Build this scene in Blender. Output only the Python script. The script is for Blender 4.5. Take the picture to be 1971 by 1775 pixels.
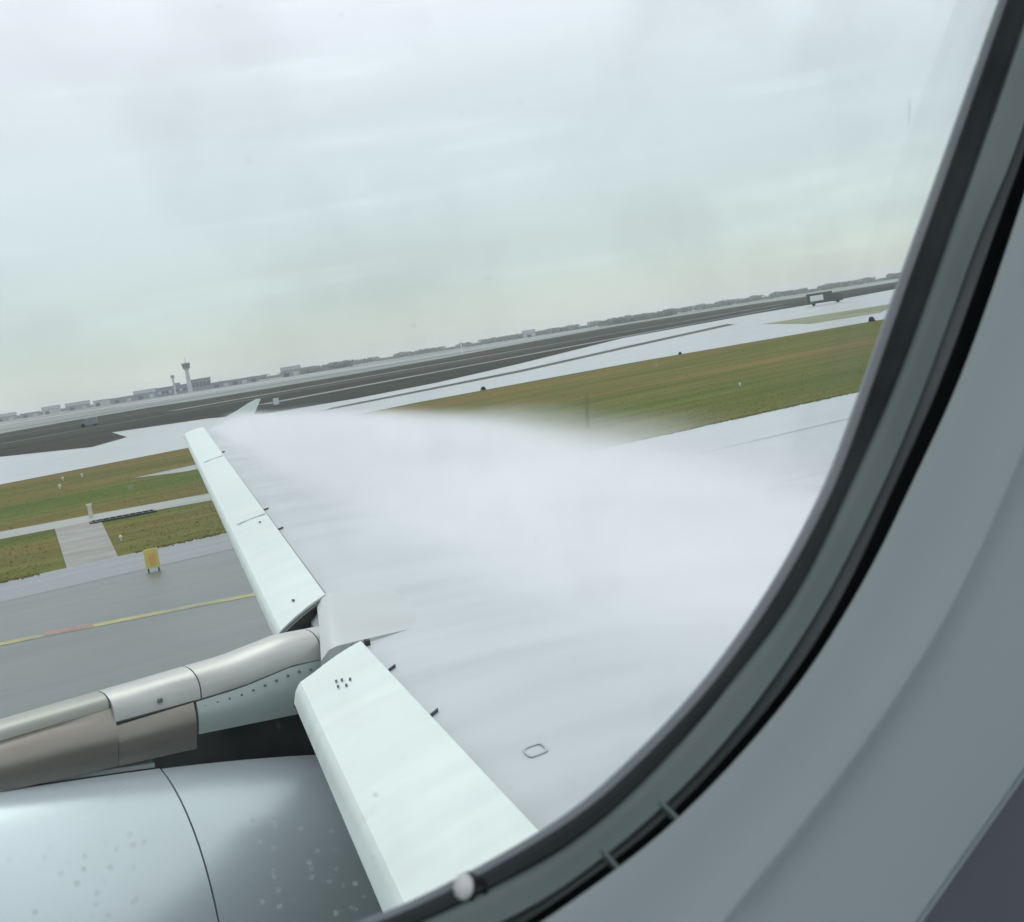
import bpy, bmesh, math, random
from mathutils import Vector, Matrix, noise as mnoise

random.seed(7)
sc = bpy.context.scene
for o in list(bpy.data.objects):
    bpy.data.objects.remove(o)
C = bpy.context.scene.collection
R = math.radians

# ------------------------------------------------------------------ camera
# world: x = aft along the runway, y = outboard of the aircraft, z = up
EYE = Vector((0.0, 0.0, 4.5))
AZ, DOWN, ROLL = R(33.0), R(5.02), R(9.09)
fwd = Vector((math.sin(AZ) * math.cos(DOWN), math.cos(AZ) * math.cos(DOWN), -math.sin(DOWN)))
r0 = Vector((math.cos(AZ), -math.sin(AZ), 0))
u0 = r0.cross(fwd)
rgt = r0 * math.cos(ROLL) - u0 * math.sin(ROLL)
upv = u0 * math.cos(ROLL) + r0 * math.sin(ROLL)
cd = bpy.data.cameras.new('camera')
cam = bpy.data.objects.new('camera', cd)
C.objects.link(cam)
m = Matrix((rgt, upv, -fwd)).transposed().to_4x4()
m.translation = EYE
cam.matrix_world = m
cd.sensor_width = 36.0
cd.lens = 49.32
cd.clip_start = 0.02
cd.clip_end = 30000
cd.dof.use_dof = True
cd.dof.focus_distance = 9.0
cd.dof.aperture_fstop = 38.0
sc.camera = cam

# ------------------------------------------------------------------ sky
SUN_AZ, SUN_EL = R(15.0), R(52.0)          # azimuth from +y towards +x
w = bpy.data.worlds.new('World')
sc.world = w
w.use_nodes = True
nt = w.node_tree
nt.nodes.clear()
N = nt.nodes.new
L = nt.links.new
out = N('ShaderNodeOutputWorld')
sky = N('ShaderNodeTexSky')
sky.sky_type = 'NISHITA'
sky.sun_disc = False
sky.sun_elevation = SUN_EL
sky.sun_rotation = SUN_AZ
sky.dust_density = 3.0
b1 = N('ShaderNodeBackground')
b1.inputs['Strength'].default_value = 0.1
L(sky.outputs[0], b1.inputs[0])
tc = N('ShaderNodeTexCoord')
sep = N('ShaderNodeSeparateXYZ')
L(tc.outputs['Generated'], sep.inputs[0])
ramp = N('ShaderNodeValToRGB')             # overcast luminance by height
el = ramp.color_ramp.elements
el[0].position = 0.0
el[0].color = (0.74, 0.75, 0.67, 1)
el[1].position = 1.0
el[1].color = (1.08, 1.06, 1.12, 1)
for p, c in ((0.05, (0.67, 0.735, 0.745, 1)), (0.13, (0.745, 0.80, 0.87, 1)), (0.26, (0.97, 0.94, 1.06, 1)), (0.5, (1.06, 1.04, 1.12, 1))):
    e = el.new(p)
    e.color = c
L(sep.outputs['Z'], ramp.inputs[0])
mp = N('ShaderNodeMapping')
mp.inputs['Scale'].default_value = (1.0, 1.0, 6.5)
mp.inputs['Location'].default_value = (0.35, 0.6, 0.1)
L(tc.outputs['Generated'], mp.inputs[0])
nz = N('ShaderNodeTexNoise')
nz.inputs['Scale'].default_value = 2.2
nz.inputs['Detail'].default_value = 2.5
nz.inputs['Roughness'].default_value = 0.5
L(mp.outputs[0], nz.inputs['Vector'])
mr = N('ShaderNodeMapRange')
mr.inputs[1].default_value = 0.3
mr.inputs[2].default_value = 0.72
mr.inputs[3].default_value = 0.955
mr.inputs[4].default_value = 1.06
L(nz.outputs['Fac'], mr.inputs[0])
mp2 = N('ShaderNodeMapping')
mp2.inputs['Scale'].default_value = (1.0, 1.0, 9.0)
mp2.inputs['Location'].default_value = (0.2, 0.0, 0.45)
L(tc.outputs['Generated'], mp2.inputs[0])
nz2 = N('ShaderNodeTexNoise')
nz2.inputs['Scale'].default_value = 3.4
nz2.inputs['Detail'].default_value = 3.0
L(mp2.outputs[0], nz2.inputs['Vector'])
mr2 = N('ShaderNodeMapRange')
mr2.interpolation_type = 'SMOOTHSTEP'
mr2.inputs[1].default_value = 0.52
mr2.inputs[2].default_value = 0.72
mr2.inputs[3].default_value = 0.0
mr2.inputs[4].default_value = 0.10
L(nz2.outputs['Fac'], mr2.inputs[0])
addc = N('ShaderNodeMath')
L(mr.outputs[0], addc.inputs[0])
L(mr2.outputs[0], addc.inputs[1])
mul = N('ShaderNodeVectorMath')
mul.operation = 'SCALE'
L(ramp.outputs[0], mul.inputs[0])
L(addc.outputs[0], mul.inputs['Scale'])
b2 = N('ShaderNodeBackground')
L(mul.outputs[0], b2.inputs[0])
mix = N('ShaderNodeMixShader')
mix.inputs[0].default_value = 0.94
L(b1.outputs[0], mix.inputs[1])
L(b2.outputs[0], mix.inputs[2])
L(mix.outputs[0], out.inputs['Surface'])

sd = bpy.data.lights.new('sun', 'SUN')
sd.energy = 0.8
sd.angle = R(25)
sd.color = (1.0, 0.97, 0.92)
sun = bpy.data.objects.new('sun', sd)
C.objects.link(sun)
sdir = Vector((math.sin(SUN_AZ) * math.cos(SUN_EL), math.cos(SUN_AZ) * math.cos(SUN_EL), math.sin(SUN_EL)))
sun.rotation_euler = sdir.to_track_quat('Z', 'Y').to_euler()
sun.location = (0, 0, 60)

# ------------------------------------------------------------------ exposure and sampling
sc.view_settings.view_transform = 'Standard'
sc.view_settings.look = 'None'
sc.view_settings.exposure = 0.0
sc.view_settings.gamma = 1.0
sc.view_settings.use_curve_mapping = False
cy = sc.cycles
cy.use_denoising = True
cy.max_bounces = 10
cy.volume_bounces = 5
cy.transparent_max_bounces = 16
cy.use_adaptive_sampling = True
cy.adaptive_threshold = 0.02
cy.caustics_reflective = False
cy.caustics_refractive = False


# ------------------------------------------------------------------ materials
def mat(name, col, rough=0.6, metal=0.0, var=0.08, scale=4.0, stretch=(1, 1, 1), bump=0.0, spec=0.5, rvar=0.0,
        col2=None, scale2=0.7, coat=0.0, thr=(0.4, 0.62), detail=5.0):
    mt = bpy.data.materials.new(name)
    mt.use_nodes = True
    t = mt.node_tree
    b = t.nodes['Principled BSDF']
    b.inputs['Roughness'].default_value = rough
    b.inputs['Metallic'].default_value = metal
    b.inputs['Specular IOR Level'].default_value = spec
    b.inputs['Coat Weight'].default_value = coat
    b.inputs['Coat Roughness'].default_value = 0.1
    c = t.nodes.new('ShaderNodeTexCoord')
    mpn = t.nodes.new('ShaderNodeMapping')
    mpn.inputs['Scale'].default_value = stretch
    t.links.new(c.outputs['Object'], mpn.inputs[0])
    n1 = t.nodes.new('ShaderNodeTexNoise')
    n1.inputs['Scale'].default_value = scale
    n1.inputs['Detail'].default_value = detail
    t.links.new(mpn.outputs[0], n1.inputs['Vector'])
    m1 = t.nodes.new('ShaderNodeMapRange')
    m1.inputs[1].default_value = 0.3
    m1.inputs[2].default_value = 0.7
    m1.inputs[3].default_value = 1 - var
    m1.inputs[4].default_value = 1 + var
    t.links.new(n1.outputs['Fac'], m1.inputs[0])
    sv = t.nodes.new('ShaderNodeVectorMath')
    sv.operation = 'SCALE'
    if col2 is None:
        sv.inputs[0].default_value = col
    else:
        n2 = t.nodes.new('ShaderNodeTexNoise')
        n2.inputs['Scale'].default_value = scale2
        n2.inputs['Detail'].default_value = 4
        t.links.new(mpn.outputs[0], n2.inputs['Vector'])
        m2 = t.nodes.new('ShaderNodeMapRange')
        m2.inputs[1].default_value = thr[0]
        m2.inputs[2].default_value = thr[1]
        t.links.new(n2.outputs['Fac'], m2.inputs[0])
        mx = t.nodes.new('ShaderNodeMix')
        mx.data_type = 'RGBA'
        mx.inputs['A'].default_value = (*col, 1)
        mx.inputs['B'].default_value = (*col2, 1)
        t.links.new(m2.outputs[0], mx.inputs['Factor'])
        t.links.new(mx.outputs['Result'], sv.inputs[0])
    t.links.new(m1.outputs[0], sv.inputs['Scale'])
    t.links.new(sv.outputs[0], b.inputs['Base Color'])
    if rvar:
        m3 = t.nodes.new('ShaderNodeMapRange')
        m3.inputs[1].default_value = 0.3
        m3.inputs[2].default_value = 0.7
        m3.inputs[3].default_value = max(0.02, rough - rvar)
        m3.inputs[4].default_value = rough + rvar
        t.links.new(n1.outputs['Fac'], m3.inputs[0])
        t.links.new(m3.outputs[0], b.inputs['Roughness'])
    if bump:
        bp = t.nodes.new('ShaderNodeBump')
        bp.inputs['Strength'].default_value = bump
        bp.inputs['Distance'].default_value = 0.02
        t.links.new(n1.outputs['Fac'], bp.inputs['Height'])
        t.links.new(bp.outputs[0], b.inputs['Normal'])
    return mt


M = {}
M['grass'] = mat('grass', (0.080, 0.112, 0.020), 0.9, var=0.24, scale=1.0, stretch=(0.05, 0.5, 1), col2=(0.165, 0.122, 0.040), scale2=0.16, spec=0.1, thr=(0.38, 0.66))
M['blade'] = mat('grass_blade', (0.12, 0.165, 0.036), 0.8, var=0.12, scale=1.0, stretch=(0.05, 0.5, 1), col2=(0.185, 0.15, 0.055), scale2=0.16, spec=0.1, thr=(0.38, 0.66))
M['runway'] = mat('runway_asphalt', (0.083, 0.102, 0.100), 0.42, var=0.16, scale=0.5, stretch=(0.12, 1, 1), rvar=0.1, col2=(0.105, 0.125, 0.12), scale2=0.3, spec=0.5)
M['shoulder'] = mat('shoulder_asphalt', (0.15, 0.165, 0.175), 0.4, var=0.12, scale=0.6, stretch=(0.15, 1, 1), rvar=0.1)
M['concrete'] = mat('wet_concrete', (0.36, 0.39, 0.40), 0.35, var=0.1, scale=0.08, stretch=(0.3, 1, 1), rvar=0.08)
M['apron'] = mat('pale_runway_concrete', (0.40, 0.44, 0.45), 0.32, var=0.08, scale=0.5, stretch=(0.06, 1, 1), rvar=0.06)
M['joint'] = mat('joint_seal', (0.28, 0.305, 0.31), 0.45, var=0.2, scale=2)
M['path'] = mat('path_concrete', (0.27, 0.28, 0.26), 0.6, var=0.15, scale=0.7, stretch=(0.3, 1, 1))
M['pad'] = mat('pad_concrete', (0.21, 0.215, 0.20), 0.55, var=0.2, scale=0.9, col2=(0.17, 0.15, 0.13), scale2=0.5)
M['yellow'] = mat('yellow_paint', (0.30, 0.29, 0.075), 0.5, var=0.35, scale=1.6, col2=(0.16, 0.17, 0.10), scale2=0.9)
M['pink'] = mat('red_paint', (0.24, 0.12, 0.11), 0.5, var=0.2)
M['dark_field'] = mat('dark_field', (0.020, 0.027, 0.021), 0.9, var=0.5, scale=0.06, stretch=(0.2, 1, 1), col2=(0.042, 0.034, 0.027), scale2=0.02, spec=0.1)
M['thin_dark'] = mat('dark_verge', (0.10, 0.12, 0.105), 0.9, var=0.25, scale=0.05, spec=0.1)
M['pale_field'] = mat('pale_field', (0.25, 0.28, 0.26), 0.9, var=0.3, scale=0.02, stretch=(0.3, 1, 1), col2=(0.31, 0.335, 0.33), scale2=0.008, spec=0.1)
M['verge'] = mat('pale_verge', (0.24, 0.26, 0.18), 0.9, var=0.2, scale=0.1, spec=0.1)

M['white'] = mat('white_aircraft_paint', (0.655, 0.722, 0.69), 0.36, var=0.055, scale=2.6, stretch=(0.35, 3, 1), spec=0.5, rvar=0.06, col2=(0.63, 0.70, 0.68), scale2=1.1)
M['wing'] = mat('grey_wing_paint', (0.465, 0.505, 0.51), 0.36, var=0.07, scale=1.4, detail=2.0, stretch=(0.4, 1.8, 1), col2=(0.405, 0.44, 0.45), scale2=0.9)
M['dark'] = mat('black_rubber', (0.012, 0.014, 0.015), 0.55, var=0.2, scale=8)
M['cowl'] = mat('silver_cowl_paint', (0.66, 0.745, 0.775), 0.28, metal=0.3, var=0.03, scale=1.2, detail=1.0, rvar=0.02)
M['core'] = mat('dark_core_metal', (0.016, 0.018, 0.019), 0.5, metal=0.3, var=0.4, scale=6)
M['pylon'] = mat('pylon_white_paint', (0.43, 0.435, 0.42), 0.40, metal=0.35, var=0.18, scale=5, stretch=(0.4, 2, 2), rvar=0.06)
M['crest_dull'] = mat('dull_crest_paint', (0.34, 0.355, 0.33), 0.42, metal=0.2, var=0.15, scale=3, stretch=(0.3, 2, 2), col2=(0.28, 0.27, 0.22), scale2=1.2)
M['fairing'] = mat('fairing_paint', (0.46, 0.49, 0.485), 0.3, metal=0.1, var=0.05, scale=2.0, detail=1.0)
M['pylon_side'] = mat('pylon_pale_panel', (0.36, 0.42, 0.41), 0.4, var=0.06, scale=4)
M['bronze'] = mat('bare_titanium', (0.36, 0.325, 0.285), 0.36, metal=0.7, var=0.22, scale=3, stretch=(0.3, 2, 2), rvar=0.08, col2=(0.22, 0.20, 0.18), scale2=1.6)
M['strip'] = mat('slat_shade_grey', (0.16, 0.18, 0.18), 0.7, var=0.2, scale=8)  # grey of the shadow line painted on the wing behind each slat
M['steel'] = mat('dark_steel', (0.06, 0.065, 0.07), 0.45, metal=0.6, var=0.2, scale=9)
M['seam_grey'] = mat('seam_grey', (0.50, 0.56, 0.55), 0.5)
M['panel_line'] = mat('panel_line_grey', (0.36, 0.40, 0.41), 0.5)
M['rivet'] = mat('rivet_grey', (0.15, 0.18, 0.18), 0.5, var=0.1)
M['bevel'] = mat('acrylic_edge', (0.26, 0.31, 0.32), 0.3, var=0.1, scale=30)
M['seal'] = mat('window_seal_rubber', (0.030, 0.038, 0.039), 0.85, var=0.25, scale=30, bump=0.05, spec=0.15)
M['reveal'] = mat('window_reveal_plastic', (0.14, 0.187, 0.18), 0.45, var=0.12, scale=14, stretch=(1, 1, 1), bump=0.03)
M['bezel'] = mat('window_bezel_plastic', (0.06, 0.078, 0.078), 0.5, var=0.12, scale=20)
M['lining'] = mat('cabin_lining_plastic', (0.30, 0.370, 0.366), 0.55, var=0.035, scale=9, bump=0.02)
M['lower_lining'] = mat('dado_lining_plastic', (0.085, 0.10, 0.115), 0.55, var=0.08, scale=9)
M['plug'] = mat('white_nylon', (0.75, 0.8, 0.78), 0.4, var=0.05)
M['groove'] = mat('groove_black', (0.004, 0.004, 0.004), 0.8, var=0.1)


def glass_mat():
    mt = bpy.data.materials.new('window_acrylic')
    mt.use_nodes = True
    t = mt.node_tree
    t.nodes.clear()
    o = t.nodes.new('ShaderNodeOutputMaterial')
    tr = t.nodes.new('ShaderNodeBsdfTransparent')
    tr.inputs[0].default_value = (0.957, 1.0, 0.984, 1)
    gl = t.nodes.new('ShaderNodeBsdfGlossy')
    gl.inputs['Roughness'].default_value = 0.05
    fr = t.nodes.new('ShaderNodeFresnel')
    fr.inputs[0].default_value = 1.2
    mx = t.nodes.new('ShaderNodeMixShader')
    t.links.new(fr.outputs[0], mx.inputs[0])
    t.links.new(tr.outputs[0], mx.inputs[1])
    t.links.new(gl.outputs[0], mx.inputs[2])
    df = t.nodes.new('ShaderNodeBsdfDiffuse')       # dried water marks and grime
    df.inputs[0].default_value = (0.34, 0.38, 0.36, 1)
    c = t.nodes.new('ShaderNodeTexCoord')
    n1 = t.nodes.new('ShaderNodeTexNoise')
    n1.inputs['Scale'].default_value = 22
    n1.inputs['Detail'].default_value = 3
    t.links.new(c.outputs['Object'], n1.inputs['Vector'])
    m1 = t.nodes.new('ShaderNodeMapRange')
    m1.inputs[1].default_value = 0.5
    m1.inputs[2].default_value = 0.85
    m1.inputs[3].default_value = 0.012
    m1.inputs[4].default_value = 0.12
    t.links.new(n1.outputs['Fac'], m1.inputs[0])
    m2 = t.nodes.new('ShaderNodeMixShader')
    t.links.new(m1.outputs[0], m2.inputs[0])
    t.links.new(mx.outputs[0], m2.inputs[1])
    t.links.new(df.outputs[0], m2.inputs[2])
    t.links.new(m2.outputs[0], o.inputs[0])
    return mt


M['glass'] = glass_mat()
wm = bpy.data.materials.new('water')
wm.use_nodes = True
b = wm.node_tree.nodes['Principled BSDF']
b.inputs['Transmission Weight'].default_value = 1.0
b.inputs['Roughness'].default_value = 0.0
b.inputs['IOR'].default_value = 1.33
M['water'] = wm


# ------------------------------------------------------------------ mesh helpers
def tag(o, label=None, cat=None, group=None, kind=None):
    if label:
        o['label'] = label
    if cat:
        o['category'] = cat
    if group:
        o['group'] = group
    if kind:
        o['kind'] = kind
    return o


def empty(name, loc=(0, 0, 0), rot=(0, 0, 0), parent=None):
    o = bpy.data.objects.new(name, None)
    C.objects.link(o)
    o.location = loc
    o.rotation_euler = rot
    o.parent = parent
    return o


def mesh(name, vs, fs, material, parent=None, smooth=False, angle=40):
    me = bpy.data.meshes.new(name)
    me.from_pydata([tuple(v) for v in vs], [], fs)
    me.validate()
    bm = bmesh.new()
    bm.from_mesh(me)
    bmesh.ops.recalc_face_normals(bm, faces=bm.faces)
    if smooth:
        for f in bm.faces:
            f.smooth = True
        for e in bm.edges:
            if len(e.link_faces) == 2 and e.calc_face_angle(0) > R(angle):
                e.smooth = False
    bm.to_mesh(me)
    bm.free()
    me.materials.append(M[material] if isinstance(material, str) else material)
    o = bpy.data.objects.new(name, me)
    C.objects.link(o)
    o.parent = parent
    return o


def loft(secs, closed_sec=True, closed_loft=False, caps=True):
    """faces over a list of equally long point rings"""
    vs, fs = [], []
    n = len(secs[0])
    for s in secs:
        vs += [tuple(p) for p in s]
    k = len(secs)
    for i in range(k if closed_loft else k - 1):
        j = (i + 1) % k
        for a in range(n if closed_sec else n - 1):
            c = (a + 1) % n
            fs.append((i * n + a, i * n + c, j * n + c, j * n + a))
    if caps and closed_sec and not closed_loft:
        fs.append(tuple(range(n))[::-1])
        fs.append(tuple((k - 1) * n + a for a in range(n)))
    return vs, fs


def box(cx, cy_, cz, sx, sy, sz):
    vs = [(cx + dx * sx / 2, cy_ + dy * sy / 2, cz + dz * sz / 2) for dz in (-1, 1) for dx, dy in ((-1, -1), (1, -1), (1, 1), (-1, 1))]
    fs = [(3, 2, 1, 0), (4, 5, 6, 7), (0, 1, 5, 4), (1, 2, 6, 5), (2, 3, 7, 6), (3, 0, 4, 7)]
    return vs, fs


def join(*parts):
    V, F = [], []
    for vs, fs in parts:
        k = len(V)
        V += vs
        F += [tuple(i + k for i in f) for f in fs]
    return V, F


def tube(p0, p1, r0_, r1_, n=10):
    p0, p1 = Vector(p0), Vector(p1)
    d = (p1 - p0).normalized()
    a = d.orthogonal().normalized()
    b_ = d.cross(a)
    ring = lambda p, r: [p + (a * math.cos(t) + b_ * math.sin(t)) * r for t in (2 * math.pi * i / n for i in range(n))]
    return loft([ring(p0, r0_), ring(p1, r1_)])


def sheet(name, pts, z, material, kind='structure', parent=None):
    o = mesh(name, [(x, y, z) for x, y in pts], [tuple(range(len(pts)))], material, parent)
    bm = bmesh.new()
    bm.from_mesh(o.data)
    bmesh.ops.triangulate(bm, faces=bm.faces)
    for f in bm.faces:
        if f.normal.z < 0:
            f.normal_flip()
    bm.to_mesh(o.data)
    bm.free()
    if kind and parent is None:
        o['kind'] = kind
    return o


# ================================================================== THE AIRFIELD
sheet('ground', [(-3500, -3500), (6500, -3500), (6500, 6500), (-3500, 6500)], 0.0, 'grass')
runway = sheet('runway', [(-3000, -40), (21.0, -40), (24.0, 36.0), (-3000, 36.0)], 0.012, 'runway')
sheet('runway_shoulder', [(-3000, 36.0), (24.0, 36.0), (24.5, 40.3), (-3000, 40.3)], 0.016, 'shoulder')
sheet('concrete_section', [(20.0, -40), (5000, -40), (5000, 40.32), (24.0, 40.32)], 0.020, 'apron')
conc = bpy.data.objects['concrete_section']
for yy in (18.0, 25.5, 33.0):
    sheet('joint', [(26, yy - 0.12), (200, yy - 0.12), (200, yy + 0.12), (26, yy + 0.12)], 0.0245, 'joint', parent=conc)
# lead-off line painted on the runway
yl = [(-60, 33.5), (0, 30.2), (6.2, 29.4), (8.5, 28.6), (10.9, 27.7), (13.2, 26.9), (18.5, 25.5)]
ypts = [(x, y + 0.24) for x, y in yl] + [(x, y - 0.24) for x, y in reversed(yl)]
o = sheet('painted_line', ypts, 0.018, 'yellow', parent=runway)
sheet('paint_mark', [(7.1, 29.5), (8.0, 29.2), (7.95, 28.7), (7.05, 29.0)], 0.022, 'pink', parent=runway)

sheet('service_path', [(-60, 74), (12.0, 58.6), (16.6, 57.6), (21.3, 56.2), (26.6, 55.2), (26.4, 51.6), (24.6, 51.8), (20.0, 52.6), (15.5, 54.2), (11.1, 55.0), (-60, 70)], 0.012, 'path')
sheet('concrete_pad', [(14.3, 54.5), (16.0, 54.2), (12.2, 40.3), (10.7, 40.3)], 0.016, 'pad')
sheet('side_path', [(25.1, 77.5), (29.8, 79.2), (35.5, 80.9), (35.0, 76.5), (32.2, 75.5), (27.0, 74.2)], 0.012, 'path')
TL = [(-700, 20), (-100, 78), (19.2, 98), (23.2, 99.5), (37.4, 102.7), (62.2, 109), (88.1, 110), (117.8, 103), (128.2, 98.8), (240, 62), (700, -80), (1000, -80)]
TU = [(-700, 200), (-100, 220), (36, 230), (70, 230), (84, 190), (95, 175), (125, 200), (205, 275), (300, 300), (420, 350), (600, 345), (1000, 240)]
sheet('taxiway', TL + TU[::-1], 0.024, 'concrete')
DU = [(-1500, 330), (-300, 400), (91.6, 446), (98.2, 420), (126.9, 452), (163.8, 470), (170.4, 445), (236.7, 455), (300, 500), (408.2, 603), (620, 780), (700, 740), (620, 600), (720, 590), (900, 520), (1500, 300)]
DL = [(-1500, 150), (-300, 175), (36.9, 183.7), (40.1, 170.6), (43.6, 146), (52, 160), (61.7, 196), (70.3, 181), (67.9, 156), (78.5, 153), (94.3, 160), (123.4, 184), (202.6, 257), (270, 285), (300, 284), (419.3, 335), (600, 330), (1500, 150)]
sheet('dark_field', DU + DL[::-1], 0.036, 'dark_field')
sheet('far_field', [(-1500, 330), (-300, 400), (91.6, 446), (98.2, 420), (126.9, 452), (163.8, 470), (170.4, 445), (236.7, 455), (300, 500), (408.2, 603), (620, 780), (700, 740), (620, 600), (720, 590), (900, 520), (1500, 300), (3000, 0), (6400, 1500), (6400, 6400), (-3400, 6400), (-3400, 500)], 0.03, 'pale_field')
sheet('dark_verge', [(66.6, 135.7), (81.5, 142), (101.5, 151.0), (139.8, 177.6), (197.1, 215.4), (184, 199), (132, 166), (95.7, 142), (77.0, 135), (62.3, 130)], 0.034, 'thin_dark')
sheet('pale_verge', [(161.4, 168.5), (177.9, 153.8), (139.5, 123.8), (132.3, 129.1)], 0.034, 'verge')

for x0, x1, y0, y1, dy, mt_ in ((90, 330, 205, 330, 5, 'pale_field'), (60, 250, 250, 330, 4, 'thin_dark'), (110, 420, 300, 420, 6, 'pale_field'), (-60, 150, 330, 345, 7, 'thin_dark')):
    sheet('field_track', [(x0, y0), (x1, y1), (x1, y1 + dy), (x0, y0 + dy * 1.5)], 0.05, mt_)
for x0, x1, y0, y1, dy, mt_ in ((120, 420, 520, 640, 30, 'thin_dark'), (250, 700, 760, 900, 60, 'concrete'), (500, 1000, 900, 1000, 60, 'thin_dark'), (150, 520, 900, 1010, 70, 'concrete'), (760, 1300, 760, 700, 40, 'concrete'), (900, 1500, 1050, 900, 60, 'thin_dark'), (300, 800, 1180, 1250, 80, 'thin_dark'), (900, 1400, 620, 520, 30, 'concrete')):
    sheet('far_strip', [(x0, y0), (x1, y1), (x1, y1 + dy), (x0, y0 + dy * 0.6)], 0.06, mt_)
# grass of the verges: low tufts nobody could count
V, F = [], []
rg = random.Random(3)
for i in range(26000):
    y = 40.45 + 58 * rg.random() ** 1.6
    az = R(11 + 46 * rg.random())
    x = y * math.tan(az)
    if 10.3 < x < 16.5 and y < 55 and 10.2 + (y - 40.3) * 0.27 < x < 12.6 + (y - 40.3) * 0.27:
        continue
    py = 57.9 - (x - 12.0) * 0.30
    if abs(y - py + 1.5) < 2.4 and x < 28:
        continue
    h = rg.uniform(0.012, 0.035)
    for k in range(2):
        t = rg.uniform(0, 6.28)
        dx, dy = math.cos(t) * h * 0.7, math.sin(t) * h * 0.7
        ox, oy = rg.uniform(-0.1, 0.1), rg.uniform(-0.1, 0.1)
        j = len(V)
        V += [(x + ox - dx, y + oy - dy, 0.0), (x + ox + dx, y + oy + dy, 0.0), (x + ox + dx * 0.3 + rg.uniform(-.05, .05), y + oy + dy * 0.3, h)]
        F.append((j, j + 1, j + 2))
for i in range(5200):
    x = rg.uniform(6, 62)
    if 9.9 < x < 12.7:
        continue
    y = 40.3 + rg.gauss(-0.03, 0.13) + 0.16 * mnoise.noise(Vector((x * 0.7, 0, 0)))
    h = rg.uniform(0.02, 0.06)
    for k in range(2):
        t = rg.uniform(0, 6.28)
        dx, dy = math.cos(t) * h * 1.1, math.sin(t) * h * 0.8
        j = len(V)
        V += [(x - dx, y - dy, 0.0), (x + dx, y + dy, 0.0), (x + rg.uniform(-.04, .04), y, h)]
        F.append((j, j + 1, j + 2))
tag(mesh('verge_grass', V, F, 'blade'), 'short green and straw coloured grass of the verges', 'grass', kind='stuff')

# ================================================================== THE AIRLINER
PITCH = R(8.0)
airliner = empty('airliner', (0, 0, 0), (0, PITCH, 0))
tag(airliner, 'white airliner on its take-off roll, seen through its own cabin window', 'airplane')
E0 = Vector((-math.sin(PITCH) * 4.5, 0, math.cos(PITCH) * 4.5))


def AC(pts):
    return [Vector(p) + E0 for p in pts]


def part(name, vf, material, parent, label=None, smooth=True, angle=40):
    vs, fs = vf
    o = mesh(name, AC(vs), fs, material, parent, smooth, angle)
    if label:
        o['label'] = label
    return o


def le(o):                                   # nose line of the slats
    return 0.6185 + 0.33737 * o, -1.3866 + 0.08924 * o


def chord(o):
    return max(5.6 - 0.3115 * (o - 0.4), 3.7 - 0.16667 * (o - 6.5))


def top(o, x):
    c = chord(o)
    xi = x / c
    return c * (0.24 * xi - 0.36 * xi * xi)


def slat_chord(o):
    return 0.37 - (o - 3) * 0.036 if o < 5.6 else 0.285


def P3(o, x, z):
    a, u = le(o)
    return (a + x, o, u + z)


# fixed wing box
secs = []
for o in [0.2, 1, 2, 3, 4, 5, 5.5, 6, 6.5, 7, 8, 9.5, 11, 13, 15, 17, 18.5, 19.3, 19.62]:
    c = chord(o)
    s = slat_chord(o)
    xs = s - 0.05
    ring = []
    for k in range(15):
        x = xs + (c - xs) * (k / 14) ** 1.3
        ring.append(P3(o, x, top(o, x) - 0.012))
    ring.append(P3(o, c, top(o, c) - 0.05))
    for k in range(1, 8):
        f = 1 - k / 8
        x = xs + (c - xs) * f
        ring.append(P3(o, x, -0.12 * c * f - 0.055 * c * (1 - f) * (0.4 + f)))
    ring.append(P3(o, xs - 0.03, top(o, xs) - 0.16))
    ring.append(P3(o, xs - 0.07, top(o, xs) - 0.11))
    ring.append(P3(o, xs - 0.055, top(o, xs) - 0.05))
    secs.append(ring)
wing = part('wing', loft(secs), 'wing', airliner, 'grey upper skin of the wing behind the slats')

SLAT_PROF = [(1.0, -0.002), (0.985, 0.001), (0.8, 0.006), (0.55, 0.008), (0.33, 0.005), (0.17, 0.0)]


def slat_profile(s, ns):
    pr = [(q * s, 0.3 * q * s + dz + 0.016) for q, dz in SLAT_PROF]
    pr += [(0.014 - 0.030 * ns, 0.012 - 0.006 * ns), (0.006 - 0.033 * ns, 0.002 - 0.008 * ns), (0.001 - 0.042 * ns, -0.012 - 0.02 * ns), (-0.001 - 0.047 * ns, -0.034 - 0.042 * ns), (0.012 - 0.04 * ns, -0.05 - 0.06 * ns), (0.06, -0.07 - 0.06 * ns),
           (0.13, -0.04), (0.2, 0.01), (s, 0.3 * s + 0.004)]
    return pr


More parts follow.
